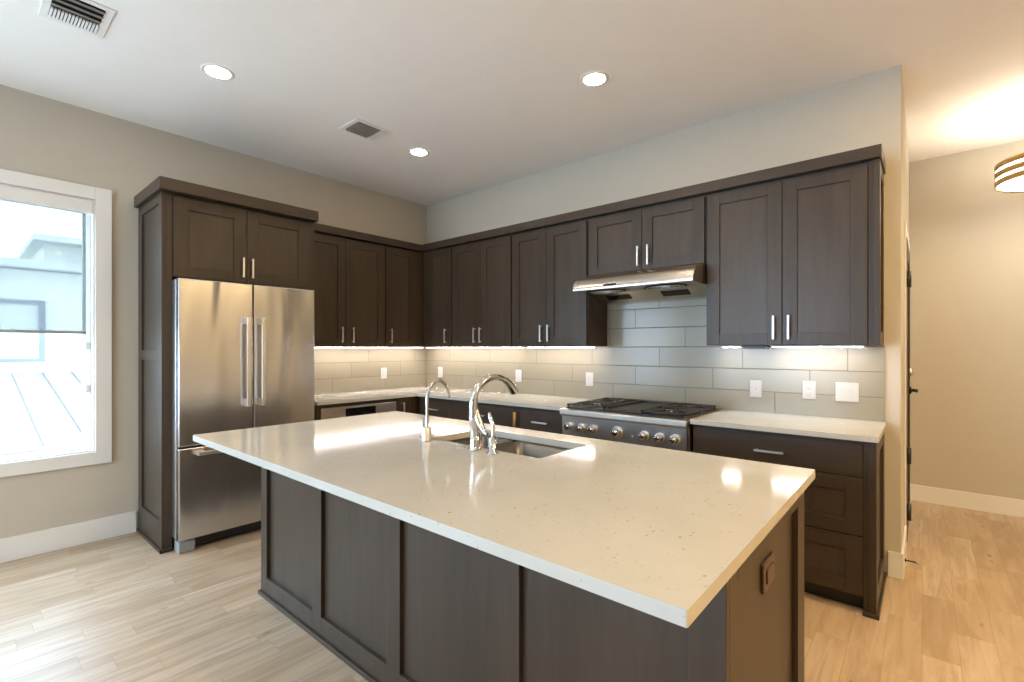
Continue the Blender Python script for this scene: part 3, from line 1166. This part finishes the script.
grid_panel(b, [(BY0 + 0.0205, BY0 + 0.085), (BY1 - 0.115, BY1)], [(0.0, 0.108), (0.805, zt)], BX1 - 0.02, BX1, FE, 0.018)
endp = obj('end_panel', b, 'cabinet_wood', isl)
b = B()
grid_panel(b, [(-BY1, -BY1 + 0.09), (-BY0 - 0.095, -BY0 - 0.021)], [(0.0, 0.108), (0.80, zt)], -BX0 - 0.02, -BX0, lambda u, v, z: (-v, -u, z), 0.018)
obj('end_panel', b, 'cabinet_wood', isl)
b = B()
box(b, BX0 - 0.013, BX1 + 0.013, BY0 - 0.013, BY0, 0, 0.022, bev=0.004)
box(b, BX0 - 0.013, BX0, BY0, BY1, 0, 0.022, bev=0.004)
box(b, BX1, BX1 + 0.013, BY0, BY1, 0, 0.022, bev=0.004)
obj('shoe_moulding', b, 'cabinet_wood_level', isl)
# doors on the working side
n_d = 5
for k in range(n_d):
    w = (BX1 - BX0 - 0.04) / n_d
    b = B(); shaker(b, BX0 + 0.02 + k * w + 0.003, BX0 + 0.02 + (k + 1) * w - 0.003, 0.094, 0.868, BY1 + 0.0005, BY1 + 0.02, FW, 0.07, 0.011)
    d = obj('door', b, 'cabinet_wood', isl)
    bar_pull(d, BX0 + 0.02 + (k + 0.5) * w + (0.18 if k % 2 == 0 else -0.18), BY1 + 0.02, 0.75, FW)
# bronze outlet in the end panel
b = B(); box(b, -2.150, -2.022, BX1 - 0.018, BX1 - 0.009, 0.662, 0.742, FE, 0.003)
op = obj('outlet_plate', b, 'bronze', isl)
op['label'] = 'bronze brown outlet plate'
b = B(); box(b, -2.125, -2.047, BX1 - 0.0095, BX1 - 0.005, 0.682, 0.722, FE, 0.002)
so = obj('socket', b, 'bronze', op)

# island worktop with the sink cut-out
b = B()
t = bmesh.new()
def ring_rect(x0, x1, y0, y1, r, z, seg=5):
    out = []
    for cx, cy, a0 in ((x1 - r, y1 - r, 0), (x0 + r, y1 - r, 90), (x0 + r, y0 + r, 180), (x1 - r, y0 + r, 270)):
        for k in range(seg + 1):
            a = R(a0 + 90 * k / seg)
            out.append((cx + r * math.cos(a), cy + r * math.sin(a), z))
    return out
def slab_with_hole(bm, outer, inner, z0, z1):
    n = len(outer)
    vs = []
    for z in (z0, z1):
        vs.append(([bm.verts.new((p[0], p[1], z)) for p in outer], [bm.verts.new((p[0], p[1], z)) for p in inner]))
    (o0, i0), (o1, i1) = vs
    for k in range(n):
        j = (k + 1) % n
        bm.faces.new((o1[k], o1[j], i1[j], i1[k]))
        bm.faces.new((o0[j], o0[k], i0[k], i0[j]))
        bm.faces.new((o0[k], o0[j], o1[j], o1[k]))
        bm.faces.new((i0[j], i0[k], i1[k], i1[j]))
    return o1, o0
slab_with_hole(t, ring_rect(IX0, IX1, IY0, IY1, 0.004, 0), ring_rect(SX0, SX1, SY0, SY1, 0.022, 0), TOP - THK, TOP)
merge(b, t)
tag(obj('quartz_worktop', b, 'quartz'), 'large speckled white quartz island worktop with sink cut-out', 'countertop')

# undermount double sink
sk = thing('sink', 'undermount stainless double bowl sink set in the island worktop', 'sink', ((SX0 + SX1) / 2, (SY0 + SY1) / 2, TOP - THK - 0.23))
zf = TOP - THK - 0.0008
t = bmesh.new()
slab_with_hole(t, ring_rect(SX0 - 0.025, SX1 + 0.025, SY0 - 0.025, SY1 + 0.025, 0.03, 0), ring_rect(SX0 - 0.004, SX1 + 0.004, SY0 - 0.004, SY1 + 0.004, 0.025, 0), zf - 0.003, zf)
b = B(); merge(b, t)
obj('rim', b, 'sink_steel', sk)
XM = 2.845
def bowl(x0, x1):
    t = bmesh.new()
    rings = []
    for off, z in ((0, zf - 0.002), (0.004, zf - 0.10), (0.008, zf - 0.19), (0.03, zf - 0.215), (0.07, zf - 0.222)):
        rings.append([t.verts.new(p) for p in ring_rect(x0 + off, x1 - off, SY0 - 0.004 + off, SY1 + 0.004 - off, max(0.035 - off * 0.3, 0.012), z, 6)])
    for a, c in zip(rings, rings[1:]):
        n = len(a)
        for k in range(n):
            t.faces.new((a[k], a[(k + 1) % n], c[(k + 1) % n], c[k])).smooth = True
    t.faces.new(rings[-1])
    # outer skin so the bowl has thickness
    t2 = B()
    merge(t2, t)
    bmesh.ops.recalc_face_normals(t2, faces=t2.faces[:])
    r = bmesh.ops.solidify(t2, geom=t2.faces[:], thickness=0.0015)
    return t2
for x0, x1 in ((SX0 - 0.004, XM - 0.012), (XM + 0.012, SX1 + 0.004)):
    bw = obj('bowl', bowl(x0, x1), 'sink_steel', sk)
    b = B()
    lathe(b, [(0.045, 0), (0.045, 0.004), (0.036, 0.003), (0.030, 0.001), (0.008, 0.001)], ((x0 + x1) / 2, (SY0 + SY1) / 2, zf - 0.2205), 'z', 28)
    obj('drain', b, 'nickel', bw)
b = B(); box(b, XM - 0.0115, XM + 0.0115, SY0 - 0.003, SY1 + 0.003, zf - 0.045, zf - 0.012, bev=0.005)
obj('divider', b, 'sink_steel', sk)

# ------------------------------------------------------------------ faucets on the island
fx = 2.958
fa = thing('kitchen_faucet', 'tall chrome gooseneck faucet with a wide arched spout behind the sink', 'faucet', (fx, -2.158, TOP))
b = B()
lathe(b, [(0.027, 0.0005), (0.027, 0.006), (0.023, 0.010), (0.0225, 0.03), (0.0217, 0.075)], (fx, -2.158, TOP), 'z', 28)
pts, rr = spline([(fx, -2.158, 0.96, 0.0215), (fx, -2.160, 1.01, 0.0220), (fx, -2.166, 1.06, 0.0210), (fx, -2.166, 1.125, 0.0180), (fx, -2.142, 1.180, 0.0155), (fx, -2.085, 1.215, 0.0140), (fx, -2.022, 1.222, 0.0135), (fx, -1.975, 1.210, 0.0130)], 8)
tube(b, pts, rr, 20)
obj('body', b, 'chrome', fa)
b = B()
pts, rr = spline([(fx, -1.978, 1.211, 0.0135), (fx, -1.945, 1.196, 0.0155), (fx, -1.918, 1.174, 0.0190), (fx, -1.896, 1.148, 0.0225)], 6)
tube(b, pts, rr, 20)
obj('spray_head', b, 'chrome', fa)
b = B()
pts, rr = spline([(fx + 0.002, -2.164, 1.115, 0.010), (fx + 0.010, -2.161, 1.075, 0.0155), (fx + 0.026, -2.159, 1.035, 0.0165), (fx + 0.050, -2.158, 1.003, 0.0115), (fx + 0.066, -2.158, 0.992, 0.008), (fx + 0.072, -2.158, 0.989, 0.0065)], 10)
tube(b, pts, rr, 20)
obj('side_arm', b, 'chrome', fa)
lv = thing('faucet_valve', 'short chrome lever valve standing right of the tall arched faucet', 'faucet lever', (3.060, -2.158, TOP))
b = B()
lathe(b, [(0.026, 0.0005), (0.026, 0.004), (0.0175, 0.006), (0.0175, 0.062), (0.015, 0.066), (0.004, 0.067)], (3.060, -2.158, TOP), 'z', 28)
obj('body', b, 'chrome', lv)
b = B()
pts, rr = spline([(3.060, -2.158, 0.978, 0.0080), (3.064, -2.158, 1.000, 0.0080), (3.061, -2.156, 1.03, 0.0085), (3.046, -2.153, 1.058, 0.0095), (3.034, -2.150, 1.080, 0.006)], 8)
tube(b, pts, rr, 16)
obj('lever', b, 'chrome', lv)

ft = thing('filter_faucet', 'small slim chrome water filter faucet with thin curved spout', 'faucet', (2.635, -2.162, TOP))
b = B()
lathe(b, [(0.023, 0.0005), (0.0215, 0.004), (0.0215, 0.062), (0.018, 0.066), (0.009, 0.067)], (2.635, -2.160, TOP), 'z', 28)
obj('base', b, 'nickel', ft)
b = B()
pts, rr = spline([(2.635, -2.158, 0.975), (2.635, -2.156, 1.04), (2.635, -2.155, 1.115), (2.635, -2.138, 1.163), (2.635, -2.110, 1.190), (2.635, -2.078, 1.195), (2.635, -2.045, 1.175), (2.635, -2.024, 1.145), (2.635, -2.017, 1.108)], 8)
tube(b, pts, 0.0078, 14)
obj('spout', b, 'chrome', ft)
b = B()
cyl(b, (2.60, -2.150, 0.932), (2.62, -2.158, 0.932), 0.008, seg=12)
lathe(b, [(0.018, 0.0005), (0.018, 0.004), (0.011, 0.006), (0.011, 0.028), (0.007, 0.032)], (2.585, -2.142, TOP), 'z', 20)
pts, rr = spline([(2.585, -2.142, 0.944, 0.005), (2.586, -2.142, 0.975, 0.0045), (2.590, -2.142, 1.012, 0.006)], 6)
tube(b, pts, rr, 12)
obj('lever', b, 'chrome', ft)
b = B()
lathe(b, [(0.022, 0.0005), (0.022, 0.003), (0.017, 0.0055), (0.0165, 0.004), (0.003, 0.0045)], (2.868, -2.166, TOP), 'z', 28)
tag(obj('air_switch', b, 'nickel'), 'flat round metal button on the island left of tall faucet', 'button')

# ================================================================== OUTLETS AND SWITCHES
def plate(label, u, z, F, kind, w=0.075, h=0.117, group='outlets and switches on the backsplash'):
    v = 0.0115
    p = F(u, v, z)
    cat = 'light switch' if kind.startswith('rocker') else 'outlet'
    t = thing('light_switch' if cat == 'light switch' else 'wall_outlet', label, cat, p, group)
    b = B(); box(b, u - w / 2, u + w / 2, v, v + 0.006, z - h / 2, z + h / 2, F, 0.002)
    obj('faceplate', b, 'white_plastic', t)
    if kind == 'duplex':
        for dz in (-0.021, 0.021):
            b = B()
            lathe(b, [(0.0165, 0), (0.0165, 0.0025), (0.015, 0.003), (0.002, 0.003)], (u, v + 0.006, z + dz), 'y', 20, F=F)
            so = obj('socket', b, 'white_plastic', t)
            b = B()
            for du in (-0.006, 0.006):
                box(b, u + du - 0.001, u + du + 0.001, v + 0.0088, v + 0.0093, z + dz - 0.003, z + dz + 0.005, F)
            cyl(b, (u, v + 0.0088, z + dz - 0.009), (u, v + 0.0093, z + dz - 0.009), 0.0022, seg=8, F=F)
            obj('slots', b, 'grey_plastic', so)
    elif kind == 'data':
        b = B(); box(b, u - 0.009, u + 0.009, v + 0.006, v + 0.008, z - 0.009, z + 0.009, F, 0.001)
        so = obj('jack', b, 'white_plastic', t)
        b = B(); box(b, u - 0.004, u + 0.004, v + 0.0078, v + 0.0084, z - 0.004, z + 0.004, F)
        obj('port', b, 'grey_plastic', so)
    else:
        us = [u] if kind == 'rocker' else [u - 0.023, u + 0.023]
        for q in us:
            b = B()
            prism(b, [(v + 0.006, z - 0.033), (v + 0.006, z + 0.033), (v + 0.0105, z + 0.033), (v + 0.008, z - 0.002), (v + 0.0085, z - 0.033)], q - 0.0165, q + 0.0165, F)
            obj('rocker', b, 'white_plastic', t)


plate('white outlet on the fridge wall backsplash left of the corner', 0.596, 1.088, FL, 'duplex')
plate('white outlet on the range wall backsplash nearest the corner', 0.259, 1.084, FB, 'duplex')
plate('white outlet on the backsplash behind the tall faucet spout', 1.414, 1.086, FB, 'duplex')
plate('white switch plate on the backsplash left of the range', 2.218, 1.085, FB, 'rocker')
plate('white single-jack plate right of the range, leftmost of three', 3.544, 1.075, FB, 'data')
plate('white duplex outlet in the middle of three right of the range', 3.861, 1.083, FB, 'duplex')
plate('wide white double switch plate near the right wall end', 4.063, 1.081, FB, 'rocker2', w=0.120)

# ================================================================== UNDER-CABINET LIGHTS
def led(label, u0, u1, F):
    p = F((u0 + u1) / 2, 0.13, UZ0 - 0.012)
    t = thing('under_cabinet_light', label, 'light', p, 'under-cabinet light bars')
    b = B(); box(b, u0, u1, 0.105, 0.155, UZ0 - 0.010, UZ0 - 0.0008, F, 0.001)
    obj('housing', b, 'white_plastic', t)
    b = B(); box(b, u0 + 0.01, u1 - 0.01, 0.115, 0.145, UZ0 - 0.0125, UZ0 - 0.0103, F)
    obj('diffuser', b, 'led_glow', t)


led('lit white light bar under the wall cabinets on the fridge wall', 0.165, 1.62, FL)
led('lit white light bar under the second cabinet from the corner', 0.165, 1.57, FB)
led('lit white light bar under the cabinet left of the hood', 1.62, 2.34, FB)
led('long lit light bar under the large cabinet right of the hood', 3.665, 4.16, FB)
led('short lit light bar just right of the range hood', 3.355, 3.48, FB)
b = B(); box(b, 3.50, 3.65, 0.10, 0.18, UZ0 - 0.022, UZ0 - 0.0008, FB, 0.002)
tag(obj('light_driver', b, 'black'), 'flat black driver box beneath the large cabinet right of hood', 'driver box')

# ================================================================== CEILING FIXTURES
def can(x, y, label):
    t = thing('recessed_light', label, 'ceiling light', (x, y, H), 'recessed ceiling lights')
    b = B()
    lathe(b, [(0.088, -0.0005), (0.087, -0.003), (0.082, -0.005), (0.066, -0.004), (0.064, -0.0005)], (x, y, H), 'z', 40, cap=False)
    obj('trim_ring', b, 'white_trim', t)
    b = B()
    lathe(b, [(0.065, -0.001), (0.065, -0.0035), (0.02, -0.004), (0.001, -0.004)], (x, y, H), 'z', 40)
    obj('lens', b, 'can_glow', t)
    return t


c0 = can(1.194, -2.579, 'lit round recessed ceiling light nearest the large square vent and window')
copy_thing(c0, (1.171 - 1.194, -1.041 + 2.579, 0), 'lit round recessed ceiling light nearest the room corner')
copy_thing(c0, (2.877 - 1.194, -1.035 + 2.579, 0), 'lit round recessed ceiling light in front of the range hood')
for x, y in ((2.877, -2.579), (4.56, -1.035), (4.56, -2.579), (2.0, -4.6), (4.3, -4.6), (2.0, -6.3), (4.3, -6.3)):
    copy_thing(c0, (x - 1.194, y + 2.579, 0), 'lit round recessed ceiling light outside the photo frame')


s0 = can(5.45, -0.7, 'unseen round warm recessed light added over the passage as fill')
for ch in s0.children:
    if ch.name.startswith('lens'):
        ch.data.materials[0] = MATS['side_fill_glow']
for x, y in ((5.45, -2.4), (6.9, -0.7), (6.9, -2.4), (6.9, -4.6)):  # added cans, all out of view, to warm the floor and island end
    copy_thing(s0, (x - 5.45, y + 0.7, 0))
    

def register(label, x0, x1, y0, y1, side, split, nf, nl):
    """ceiling register: white frame, dark throat, long blades and a bank of short white fins on one side"""
    t = thing('ceiling_vent', label, 'air vent', ((x0 + x1) / 2, (y0 + y1) / 2, H), 'ceiling vents')
    m = 0.032
    b = B()
    for p in ((x0, x1, y0, y0 + m), (x0, x1, y1 - m, y1), (x0, x0 + m, y0 + m, y1 - m), (x1 - m, x1, y0 + m, y1 - m)):
        box(b, *p, H - 0.006, H - 0.0005, bev=0.002)
    obj('frame', b, 'vent_white', t)
    b = B(); box(b, x0 + m, x1 - m, y0 + m, y1 - m, H - 0.002, H - 0.0005)
    obj('throat', b, 'dark_cavity', t)
    a0, a1, c0_, c1 = x0 + m, x1 - m, y0 + m, y1 - m
    if side == 'x':      # fins fill the low-x strip, blades run along y
        fx0, fx1, bx0, by0, by1 = a0, split, split + 0.010, c0_, c1
        for k in range(nf):
            yy = c0_ + (k + 0.5) * (c1 - c0_) / nf
            b = B(); box(b, fx0, fx1, yy - 0.0042, yy + 0.0042, H - 0.012, H - 0.0022, bev=0.001)
            obj('fin', b, 'vent_white', t)
        for k in range(nl):
            xx = bx0 + (k + 0.5) * (a1 - bx0) / nl
            w = (a1 - bx0) / nl * 0.40
            b = B()
            prism(b, [(xx - w, H - 0.0025), (xx + w, H - 0.013), (xx + w, H - 0.0145), (xx - w, H - 0.0042)], by0, by1, F=lambda u, v, z: (v, u, z))
            obj('blade', b, 'vent_blade', t)
    else:                # fins fill the high-y strip, blades run along x
        for k in range(nf):
            xx = a0 + (k + 0.5) * (a1 - a0) / nf
            b = B(); box(b, xx - 0.0060, xx + 0.0060, split + 0.01, c1, H - 0.010, H - 0.0022, bev=0.001)
            obj('fin', b, 'vent_white', t)
        for k in range(nl):
            yy = c0_ + (k + 0.5) * (split - c0_) / nl
            w = (split - c0_) / nl * 0.40
            b = B()
            prism(b, [(yy - w, H - 0.0025), (yy + w, H - 0.013), (yy + w, H - 0.0145), (yy - w, H - 0.0042)], a0, a1)
            obj('blade', b, 'vent_blade', t)
    return t


register('large white ceiling vent with a row of short fins above the window', 1.075, 1.40, -3.345, -3.098, 'x', 1.205, 14, 3)
register('small white ceiling vent nearer the room corner', 1.06, 1.315, -1.715, -1.405, 'y', -1.505, 12, 6)

# ------------------------------------------------------------------ hall lamp
LX, LY, LZ, LR = 5.112, 1.25, 2.50, 0.30
hl = thing('ceiling_lamp', 'brass three-ring ceiling lamp with glowing diffuser hanging in the hall', 'ceiling light', (LX, LY, H))
for k in range(3):
    z = LZ + 0.058 * k
    b = B()
    lathe(b, [(LR, z), (LR + 0.004, z + 0.002), (LR + 0.004, z + 0.040), (LR, z + 0.042), (LR - 0.004, z + 0.040), (LR - 0.004, z + 0.002), (LR, z)], (LX, LY, 0), 'z', 64, cap=False)
    obj('ring', b, 'brass', hl)
b = B(); lathe(b, [(0.01, LZ + 0.004), (LR - 0.02, LZ + 0.006), (LR - 0.012, LZ + 0.012), (LR - 0.012, LZ + 0.140), (LR - 0.02, LZ + 0.146), (0.01, LZ + 0.146)], (LX, LY, 0), 'z', 64)
obj('diffuser', b, 'hall_glow', hl)
b = B()
cyl(b, (LX, LY, LZ + 0.146), (LX, LY, H - 0.02), 0.012, seg=16)
lathe(b, [(0.07, H - 0.025), (0.075, H - 0.02), (0.075, H - 0.001)], (LX, LY, 0), 'z', 32)
obj('stem', b, 'brass', hl)

for o in bpy.data.objects:
    if '_o' in o:
        del o['_o']
